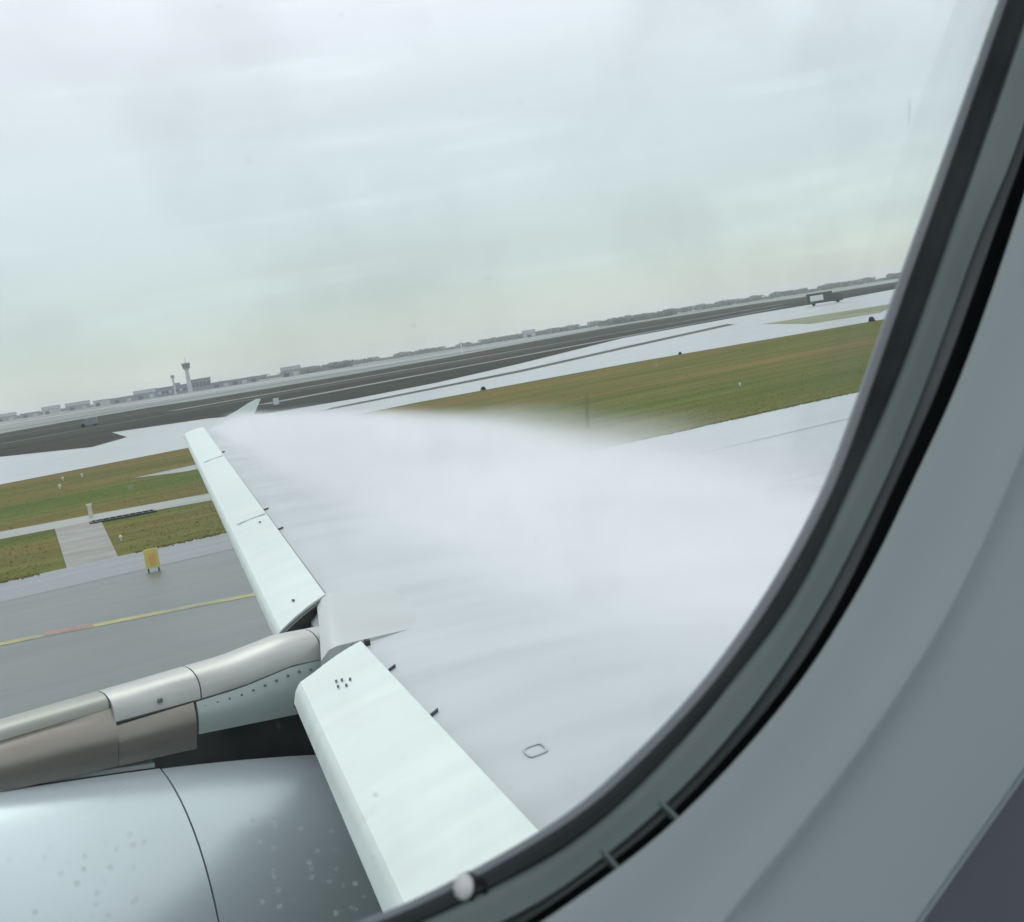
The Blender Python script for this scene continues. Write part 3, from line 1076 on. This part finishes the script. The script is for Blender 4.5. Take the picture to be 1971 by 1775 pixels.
# outer skin of the fuselage round the window
secs = []
for i in range(12):
    f = (i / 11) ** 1.6
    ring = []
    for k in range(NW):
        t = 2 * math.pi * k / NW
        d = Vector((math.cos(t), math.sin(t)))
        rb = 99.0
        for nx, ny, b_ in ((1, 0, 6.0), (-1, 0, 5.0), (0, 1, 1.5), (0, -1, 2.6)):
            q = d.x * nx + d.y * ny
            if q > 1e-6:
                rb = min(rb, b_ / q)
        r = SEAL_IN[k] + 0.03 + (rb - SEAL_IN[k]) * f
        p = WC + d * r
        ring.append((p.x, 0.305 - max(0, 1.98 - math.sqrt(max(0.02, 1.98 ** 2 - min(1.9, abs(p.y - 0.1)) ** 2))), p.y))
    secs.append(ring)
vs, fs = loft(secs, caps=False)
lpart('fuselage_skin', (vs, fs), 'white')

# ================================================================== CONDENSATION OVER THE WING
def vapour_material():
    mt = bpy.data.materials.new('condensation')
    mt.use_nodes = True
    t = mt.node_tree
    t.nodes.clear()
    o = t.nodes.new('ShaderNodeOutputMaterial')
    pv = t.nodes.new('ShaderNodeVolumePrincipled')
    pv.inputs['Color'].default_value = (0.982, 0.986, 0.995, 1)
    pv.inputs['Anisotropy'].default_value = 0.2
    t.links.new(pv.outputs[0], o.inputs['Volume'])
    c = t.nodes.new('ShaderNodeTexCoord')
    s = t.nodes.new('ShaderNodeSeparateXYZ')
    t.links.new(c.outputs['Object'], s.inputs[0])
    X, Y, Z = s.outputs

    def ma(op, a, b_=None, c_=None):
        n = t.nodes.new('ShaderNodeMath')
        n.operation = op
        for i, v in enumerate((a, b_, c_)):
            if v is None:
                continue
            if isinstance(v, (int, float)):
                n.inputs[i].default_value = v
            else:
                t.links.new(v, n.inputs[i])
        return n.outputs[0]

    def st(v, e0, e1):
        n = t.nodes.new('ShaderNodeMapRange')
        n.interpolation_type = 'SMOOTHSTEP'
        t.links.new(v, n.inputs[0])
        n.inputs[1].default_value = e0
        n.inputs[2].default_value = e1
        return n.outputs[0]

    ch = ma('MAXIMUM', ma('MULTIPLY_ADD', Y, -0.3115, 5.6 + 0.3115 * 0.4), ma('MULTIPLY_ADD', Y, -0.16667, 3.7 + 0.16667 * 6.5))
    x = ma('SUBTRACT', ma('SUBTRACT', X, E0.x + 0.6185), ma('MULTIPLY', Y, 0.33737))
    z = ma('SUBTRACT', ma('SUBTRACT', Z, E0.z - 1.3866), ma('MULTIPLY', Y, 0.08924))
    # streaky noise, drawn out along the flow
    mpn = t.nodes.new('ShaderNodeMapping')
    mpn.inputs['Scale'].default_value = (0.45, 1.7, 2.4)
    t.links.new(c.outputs['Object'], mpn.inputs[0])
    n1 = t.nodes.new('ShaderNodeTexNoise')
    n1.inputs['Scale'].default_value = 1.0
    n1.inputs['Detail'].default_value = 5.0
    n1.inputs['Roughness'].default_value = 0.6
    t.links.new(mpn.outputs[0], n1.inputs['Vector'])
    nf = n1.outputs['Fac']
    xi = ma('ADD', ma('DIVIDE', x, ch), ma('MULTIPLY', ma('SUBTRACT', nf, 0.5), 0.10))
    mi = ma('MINIMUM', xi, 0.333)
    prof = ma('MULTIPLY', ch, ma('SUBTRACT', ma('MULTIPLY', mi, 0.24), ma('MULTIPLY', ma('MULTIPLY', mi, mi), 0.36)))
    h = ma('SUBTRACT', z, prof)
    T0 = ma('MINIMUM', ma('MULTIPLY_ADD', Y, -0.035, 0.035 * 19.9 + 0.2), ma('MINIMUM', ma('MULTIPLY_ADD', Y, 0.05, -0.14), 0.50))
    T = ma('ADD', ma('MULTIPLY', T0, st(xi, 0.12, 0.5)), 0.03)
    hn = ma('ADD', ma('DIVIDE', h, T), ma('MULTIPLY', ma('SUBTRACT', nf, 0.5), 2.0))
    d = ma('MULTIPLY', st(xi, 0.165, 0.38), ma('SUBTRACT', 1.0, st(hn, 0.15, 1.15)))
    d = ma('MULTIPLY', d, ma('SUBTRACT', 1.0, ma('MULTIPLY', st(xi, 0.95, 1.5), 0.88)))
    d = ma('MULTIPLY', d, ma('SUBTRACT', 1.0, st(xi, 1.8, 2.4)))
    d = ma('MULTIPLY', d, ma('SUBTRACT', 1.0, st(Y, 19.0, 19.9)))
    d = ma('MULTIPLY', d, ma('MULTIPLY_ADD', nf, 2.0, 0.0))
    t.links.new(ma('MULTIPLY', d, 3.0), pv.inputs['Density'])
    mt.cycles.volume_step_rate = 0.3
    return mt


M['vapour'] = vapour_material()
bot, topv = [], []
OS = [0.5 + (20.0 - 0.5) * i / 26 for i in range(27)]
XS = [0.08 + 2.35 * i / 20 for i in range(21)]
for o_ in OS:
    rb_, rt_ = [], []
    c = chord(o_)
    T0 = min(0.5, 0.035 * (19.9 - o_) + 0.2) * 1.6
    for xi in XS:
        m_ = min(xi, 0.333)
        x = xi * c
        rb_.append(P3(o_, x, (top(o_, x) if xi < 1 else top(o_, c)) - 0.04))
        s_ = max(0, min(1, (xi - 0.07) / 0.4))
        rt_.append(P3(o_, x, c * (0.24 * m_ - 0.36 * m_ * m_) + 0.05 + T0 * s_))
    bot.append(rb_)
    topv.append(rt_)
nO, nX = len(OS), len(XS)
vs = [p for r_ in bot for p in r_] + [p for r_ in topv for p in r_]
K = nO * nX
fs = []
for i in range(nO - 1):
    for j in range(nX - 1):
        a, b_, c, d = i * nX + j, i * nX + j + 1, (i + 1) * nX + j + 1, (i + 1) * nX + j
        fs.append((a, b_, c, d))
        fs.append((K + d, K + c, K + b_, K + a))
for i in range(nO - 1):
    for j in (0, nX - 1):
        fs.append((i * nX + j, (i + 1) * nX + j, K + (i + 1) * nX + j, K + i * nX + j))
for j in range(nX - 1):
    for i in (0, nO - 1):
        fs.append((i * nX + j, i * nX + j + 1, K + i * nX + j + 1, K + i * nX + j))
vap = mesh('vapour_cloud', AC(vs), fs, 'vapour')
vap.rotation_euler = (0, PITCH, 0)
tag(vap, 'white condensation cloud lying over the wing behind its leading edge', 'vapour', kind='stuff')

# ================================================================== THINGS ON THE AIRFIELD
M['sign_yellow'] = mat('sign_yellow', (0.62, 0.55, 0.16), 0.5, var=0.1)
M['sign_orange'] = mat('sign_orange', (0.72, 0.42, 0.12), 0.5, var=0.1)
M['lamp_white'] = mat('lamp_white', (0.62, 0.63, 0.52), 0.4, var=0.1)
M['post_white'] = mat('post_white', (0.60, 0.56, 0.50), 0.5, var=0.1)
M['bush'] = mat('bush_leaf', (0.035, 0.045, 0.02), 0.8, var=0.4, scale=3)
M['truck_dark'] = mat('truck_dark_paint', (0.05, 0.065, 0.06), 0.4, var=0.1)
M['truck_white'] = mat('truck_white_paint', (0.72, 0.75, 0.74), 0.4, var=0.05)
M['tyre'] = mat('tyre_rubber', (0.02, 0.02, 0.02), 0.8)
M['bld_blue'] = mat('building_blue_grey', (0.17, 0.20, 0.26), 0.6, var=0.1, scale=0.05)
M['bld_grey'] = mat('building_grey', (0.24, 0.27, 0.29), 0.6, var=0.1, scale=0.05)
M['bld_pale'] = mat('building_pale', (0.42, 0.46, 0.48), 0.6, var=0.08, scale=0.05)
M['bld_glass'] = mat('building_glass', (0.05, 0.07, 0.09), 0.15, var=0.2, scale=0.1)
M['roof'] = mat('building_roof', (0.14, 0.165, 0.19), 0.7, var=0.1, scale=0.05)
M['trees'] = mat('distant_foliage', (0.12, 0.15, 0.13), 0.9, var=0.3, scale=0.05)


def local(name, vf, mt, parent, smooth=False):
    return mesh(name, vf[0], vf[1], mt, parent, smooth)


# orange and yellow marker board on the runway shoulder
t = empty('marker_board', (11.5, 35.2, 0.012), (0, 0, R(-20)))
tag(t, 'small yellow and orange marker board on the runway shoulder', 'sign')
for sx in (-0.13, 0.13):
    local('leg', tube((sx, 0, 0), (sx, 0, 0.09), 0.02, 0.02, 8), 'steel', t)
local('board', box(0, 0, 0.335, 0.36, 0.07, 0.5), 'sign_yellow', t)
local('face_plate', box(0.02, -0.04, 0.335, 0.16, 0.008, 0.3), 'sign_orange', t)


def edge_light(x, y, s, label, z=0.0):
    t = empty('edge_light', (x, y, z))
    tag(t, label, 'light', 'lights in the grass')
    local('base', tube((0, 0, 0), (0, 0, 0.02 * s), 0.13 * s, 0.12 * s, 12), 'steel', t)
    local('stem', tube((0, 0, 0.02 * s), (0, 0, 0.17 * s), 0.035 * s, 0.035 * s, 8), 'lamp_white', t)
    secs = []
    for i in range(5):
        a = math.pi / 2 * i / 4
        secs.append([(0.085 * s * math.cos(a) * math.cos(q) + 1e-6, 0.085 * s * math.cos(a) * math.sin(q), 0.17 * s + 0.12 * s * math.sin(a)) for q in (2 * math.pi * k / 10 for k in range(10))])
    local('lens', loft(secs), 'lamp_white', t, True)
    return t


edge_light(13.7, 44.6, 0.7, 'small pale light in the grass right of the concrete pad')
edge_light(21.7, 80.0, 1.1, 'pale light in the brown grass, nearest of the far group')
edge_light(25.4, 88.2, 1.0, 'pale light at the taxiway edge grass, right of its twin')
edge_light(24.3, 88.6, 1.0, 'pale light at the taxiway edge grass, left of its twin')
edge_light(50.4, 54.8, 0.8, 'lone pale light in the green grass beyond the vapour')

t = empty('marker_post', (16.3, 56.4, 0.012), (0, 0, R(-15)))
tag(t, 'short white marker post beside the service path', 'post')
local('shaft', box(0, 0, 0.24, 0.16, 0.1, 0.48), 'post_white', t)
local('cap', box(0, 0, 0.51, 0.22, 0.14, 0.06), 'lamp_white', t)

t = empty('drain_grate', (16.6, 53.3, 0.004), (0, 0, R(-14)))
tag(t, 'dark drain grate in the grass below the service path', 'drain')
local('frame', join(box(0, -0.42, 0.03, 2.5, 0.1, 0.06), box(0, 0.42, 0.03, 2.5, 0.1, 0.06), box(-1.2, 0, 0.03, 0.1, 0.72, 0.06), box(1.2, 0, 0.03, 0.1, 0.72, 0.06)), 'steel', t)
local('pit', box(0, 0, 0.006, 2.28, 0.7, 0.008), 'groove', t)
for i in range(9):
    local('bar', box(-1.0 + i * 0.25, 0, 0.04, 0.03, 0.74, 0.03), 'steel', t)


def bush(x, y, s, label, seed):
    rg = random.Random(seed)
    V, F = [], []
    for i in range(260):
        th, r, h = rg.uniform(0, 6.28), rg.random() ** 0.5, rg.random()
        p = Vector((math.cos(th) * r * 0.8 * (1 - 0.6 * h), math.sin(th) * r * 0.6 * (1 - 0.6 * h), 0.05 + h * 0.75)) * s
        a = Vector((rg.gauss(0, 1), rg.gauss(0, 1), rg.gauss(0, 1))).normalized() * 0.14 * s
        b_ = a.orthogonal() * 0.7
        j = len(V)
        V += [p - a, p + b_, p + a, p - b_]
        F.append((j, j + 1, j + 2, j + 3))
    t = empty('low_bush', (x, y, 0))
    tag(t, label, 'bush', 'bushes at the taxiway edge')
    local('foliage', (V, F), 'bush', t)
    local('stem', tube((0, 0, 0), (0, 0, 0.3 * s), 0.05 * s, 0.03 * s, 6), 'bush', t)


bush(69.3, 109.6, 0.4, 'dark low bush at the taxiway edge just above the vapour', 1)
bush(115.2, 103.6, 0.6, 'dark low bush at the taxiway edge beside the window frame', 2)
bush(93.0, 109.2, 0.3, 'tiny dark bush at the taxiway edge between the two larger ones', 3)


def truck(name, x, y, rz, label, L_, H_, body, panel):
    t = empty(name, (x, y, 0.04), (0, 0, rz))
    tag(t, label, 'truck' if 'truck' in name else 'van')
    local('body', box(-0.12 * L_, 0, 0.5 * H_ + 0.3, 0.7 * L_, 2.2, H_ * 0.86), body, t)
    local('side_panel', box(-0.2 * L_, -1.12, 0.52 * H_ + 0.3, 0.36 * L_, 0.05, H_ * 0.46), panel, t)
    vs = [(0.23 * L_, -1.05, 0.4), (0.5 * L_, -1.05, 0.4), (0.5 * L_, -1.05, 0.55 * H_), (0.40 * L_, -1.05, 0.8 * H_), (0.23 * L_, -1.05, 0.82 * H_)]
    vs += [(a, 1.05, c) for a, _, c in vs]
    local('cab', (vs, [(0, 1, 2, 3, 4), (9, 8, 7, 6, 5)] + [(i, (i + 1) % 5, 5 + (i + 1) % 5, 5 + i) for i in range(5)]), body, t)
    local('windscreen', box(0.452 * L_, 0, 0.66 * H_, 0.03, 1.8, 0.3), 'bld_glass', t)
    for wx in (-0.3 * L_, 0.36 * L_):
        for wy in (-0.95, 0.95):
            local('wheel', tube((wx, wy - 0.14, 0.42), (wx, wy + 0.14, 0.42), 0.42, 0.42, 14), 'tyre', t, True)


truck('service_truck', 262.0, 250.0, R(-44), 'dark service truck with a white side panel beyond the taxiway', 9.0, 3.0, 'truck_dark', 'truck_white')
truck('parked_van', 84.0, 280.0, R(160), 'small grey van far off in the dark field at left', 3.4, 1.5, 'bld_grey', 'bld_pale')

t = empty('equipment_box', (84.4, 189.9, 0.04), (0, 0, R(-24)))
tag(t, 'small white equipment box on the dark field right of the wing fence', 'cabinet')
local('cabinet', box(0, 0, 0.55, 0.8, 0.6, 0.9), 'truck_white', t)
local('plinth', box(0, 0, 0.05, 1.0, 0.8, 0.1), 'bld_grey', t)


def polar_pos(az, D):
    return (math.sin(R(az)) * D, math.cos(R(az)) * D)


def far_block(t, x0, x1, h, mt, name='hall', dep=18, z0=0.0, y0=0.0):
    return local(name, box((x0 + x1) / 2, y0, z0 + h / 2, x1 - x0, dep, h), mt, t)


# terminal with its control tower
x, y = polar_pos(20.45, 1500)
t = empty('terminal_building', (x, y, 0.03), (0, 0, R(-20.45)))
tag(t, 'blue grey terminal building at the foot of the control tower', 'building')
far_block(t, -27, 8, 8.5, 'bld_blue', 'hall')
far_block(t, 8, 29, 11.5, 'bld_blue', 'hall')
far_block(t, -28, 8.4, 0.7, 'roof', 'roof', 20, 8.51)
far_block(t, 7.6, 30, 0.8, 'roof', 'roof', 20, 11.51)
far_block(t, -8, -2, 2.4, 'bld_grey', 'plant_room', 6, 9.22)
for i in range(9):
    far_block(t, -25 + i * 3.6, -22.4 + i * 3.6, 2.6, 'bld_glass' if i % 3 else 'bld_pale', 'window', 0.4, 2.6, -9.2)
for i in range(5):
    far_block(t, 9.5 + i * 3.9, 12.4 + i * 3.9, 4.6, 'bld_glass', 'window', 0.4, 4.2, -9.2)
x, y = polar_pos(20.72, 1475)
t = empty('control_tower', (x, y, 0.03), (0, 0, R(-20)))
tag(t, 'tall control tower with flared dark cab above the terminal', 'tower')
local('shaft', tube((0, 0, 0), (0, 0, 23), 2.5, 1.9, 16), 'bld_pale', t, True)
local('gallery', tube((0, 0, 23), (0, 0, 25), 2.2, 4.2, 12), 'bld_grey', t)
local('cab', tube((0, 0, 25), (0, 0, 29), 3.6, 4.6, 12), 'bld_glass', t)
local('roof', tube((0, 0, 29), (0, 0, 30), 4.9, 4.2, 12), 'roof', t)
local('mast', tube((0, 0, 30), (0, 0, 36), 0.25, 0.12, 8), 'steel', t)
x, y = polar_pos(20.13, 1450)
t = empty('radar_mast', (x, y, 0.03), (0, 0, R(-20)))
tag(t, 'slim mast with a small head left of the control tower', 'mast')
local('shaft', tube((0, 0, 0), (0, 0, 16.5), 1.3, 0.9, 10), 'bld_pale', t, True)
local('platform', box(0, 0, 17, 4.2, 3.2, 1.0), 'bld_grey', t)
local('antenna', box(0, -0.5, 18.6, 3.6, 0.6, 2.0), 'bld_blue', t)


def shed(az, D, w_, h, mt, label, pitch=True, dep=20):
    x, y = polar_pos(az, D)
    t = empty('hangar', (x, y, 0.03), (0, 0, R(-az)))
    tag(t, label, 'building', 'far buildings along the horizon')
    far_block(t, -w_ / 2, w_ / 2, h, mt, 'hall', dep)
    if pitch:
        k = w_ / 2 + 0.6
        vs = [(-k, -dep / 2 - 0.6, h + 0.01), (k, -dep / 2 - 0.6, h + 0.01), (k, dep / 2 + 0.6, h + 0.01), (-k, dep / 2 + 0.6, h + 0.01), (-k, 0, h + 0.18 * dep), (k, 0, h + 0.18 * dep)]
        local('roof', (vs, [(0, 1, 5, 4), (2, 3, 4, 5), (1, 2, 5), (3, 0, 4), (3, 2, 1, 0)]), 'roof', t)
    else:
        far_block(t, -w_ / 2 - 0.5, w_ / 2 + 0.5, 0.6, 'roof', 'roof', dep + 1, h + 0.01)
    n = max(1, int(w_ / 9))
    for i in range(n):
        xx = -w_ / 2 + (i + 0.5) * w_ / n
        far_block(t, xx - 2.4, xx + 2.4, h * 0.62, 'bld_pale' if i % 2 else 'bld_glass', 'hangar_door', 0.3, 0.2, -dep / 2 - 0.16)


shed(19.0, 1560, 24, 6.5, 'bld_blue', 'low blue grey hangar next left of the terminal')
shed(18.1, 1600, 26, 5.6, 'bld_blue', 'second blue grey hangar left of the terminal', False)
shed(17.3, 1650, 18, 6.2, 'bld_pale', 'pale flat shed left of the blue grey hangars', False)
shed(16.4, 1650, 26, 5.2, 'bld_grey', 'long grey shed in the middle of the left horizon')
shed(15.4, 1700, 20, 5.6, 'bld_pale', 'pale pitched shed third from the left edge')
shed(14.6, 1700, 22, 4.8, 'bld_grey', 'low grey shed second from the left edge', False)
shed(13.7, 1700, 24, 5.2, 'bld_grey', 'low pitched shed at the left edge of the horizon')
shed(22.5, 1500, 48, 5.2, 'bld_blue', 'long blue grey building right of the control tower', False)
shed(24.75, 1350, 18, 6.0, 'bld_grey', 'dark roofed hangar well right of the control tower')
shed(38.6, 1500, 36, 5.0, 'bld_grey', 'long low hangar on the horizon above the taxiway', False)
shed(34.5, 1600, 14, 5.0, 'bld_pale', 'small pale shed in the middle of the horizon')

x, y = polar_pos(31.7, 720)
t = empty('light_mast', (x, y, 0.03))
tag(t, 'thin white mast standing alone in front of the horizon', 'mast')
local('shaft', tube((0, 0, 0), (0, 0, 5.2), 0.35, 0.22, 8), 'truck_white', t, True)
local('head', box(0, 0, 5.5, 0.9, 0.6, 0.7), 'truck_white', t)

# far woods along the horizon, one mass
rg = random.Random(5)
V, F = [], []
for az0, az1, D, hmin, hmax, n in ((10.5, 19.5, 1900, 3, 6, 500), (21, 32, 1850, 4, 8, 700), (32, 52, 1750, 4, 9, 1500), (25.0, 27.2, 1500, 5, 9, 300), (37.5, 40.5, 1400, 4, 8, 260)):
    for i in range(n):
        az = rg.uniform(az0, az1)
        hh = hmin + (hmax - hmin) * (0.5 + 0.5 * mnoise.noise(Vector((az * 2.3, D, 0)))) * rg.uniform(0.6, 1.0)
        if mnoise.noise(Vector((az * 1.1, D * 1.7, 4))) < -0.22:
            hh *= 0.45
        x, y = polar_pos(az, D + rg.uniform(-25, 25))
        for k in range(7):
            p = Vector((x + rg.gauss(0, 2.2), y + rg.gauss(0, 2.2), hh * rg.uniform(0.1, 0.95)))
            a = Vector((rg.gauss(0, 1), rg.gauss(0, 1), rg.gauss(0, 1))).normalized() * rg.uniform(0.9, 1.9)
            b_ = a.orthogonal() * rg.uniform(0.6, 1.0)
            j = len(V)
            V += [p - a, p + b_, p + a, p - b_]
            F.append((j, j + 1, j + 2, j + 3))
tag(mesh('distant_trees', V, F, 'trees'), 'line of distant trees along the horizon', 'trees', kind='stuff')

# ================================================================== HAZE
hm = bpy.data.materials.new('thin_haze')
hm.use_nodes = True
hm.node_tree.nodes.clear()
ho = hm.node_tree.nodes.new('ShaderNodeOutputMaterial')
hv = hm.node_tree.nodes.new('ShaderNodeVolumePrincipled')
hv.inputs['Color'].default_value = (0.93, 0.96, 0.97, 1)
hv.inputs['Density'].default_value = 0.00018
hm.node_tree.links.new(hv.outputs[0], ho.inputs['Volume'])
vs, fs = box(1500, 1500, 19.5, 10200, 10200, 41)
M['haze'] = hm
hz = mesh('haze', vs, fs, 'haze')
tag(hz, 'thin pale haze lying over the whole airfield', 'haze', kind='stuff')
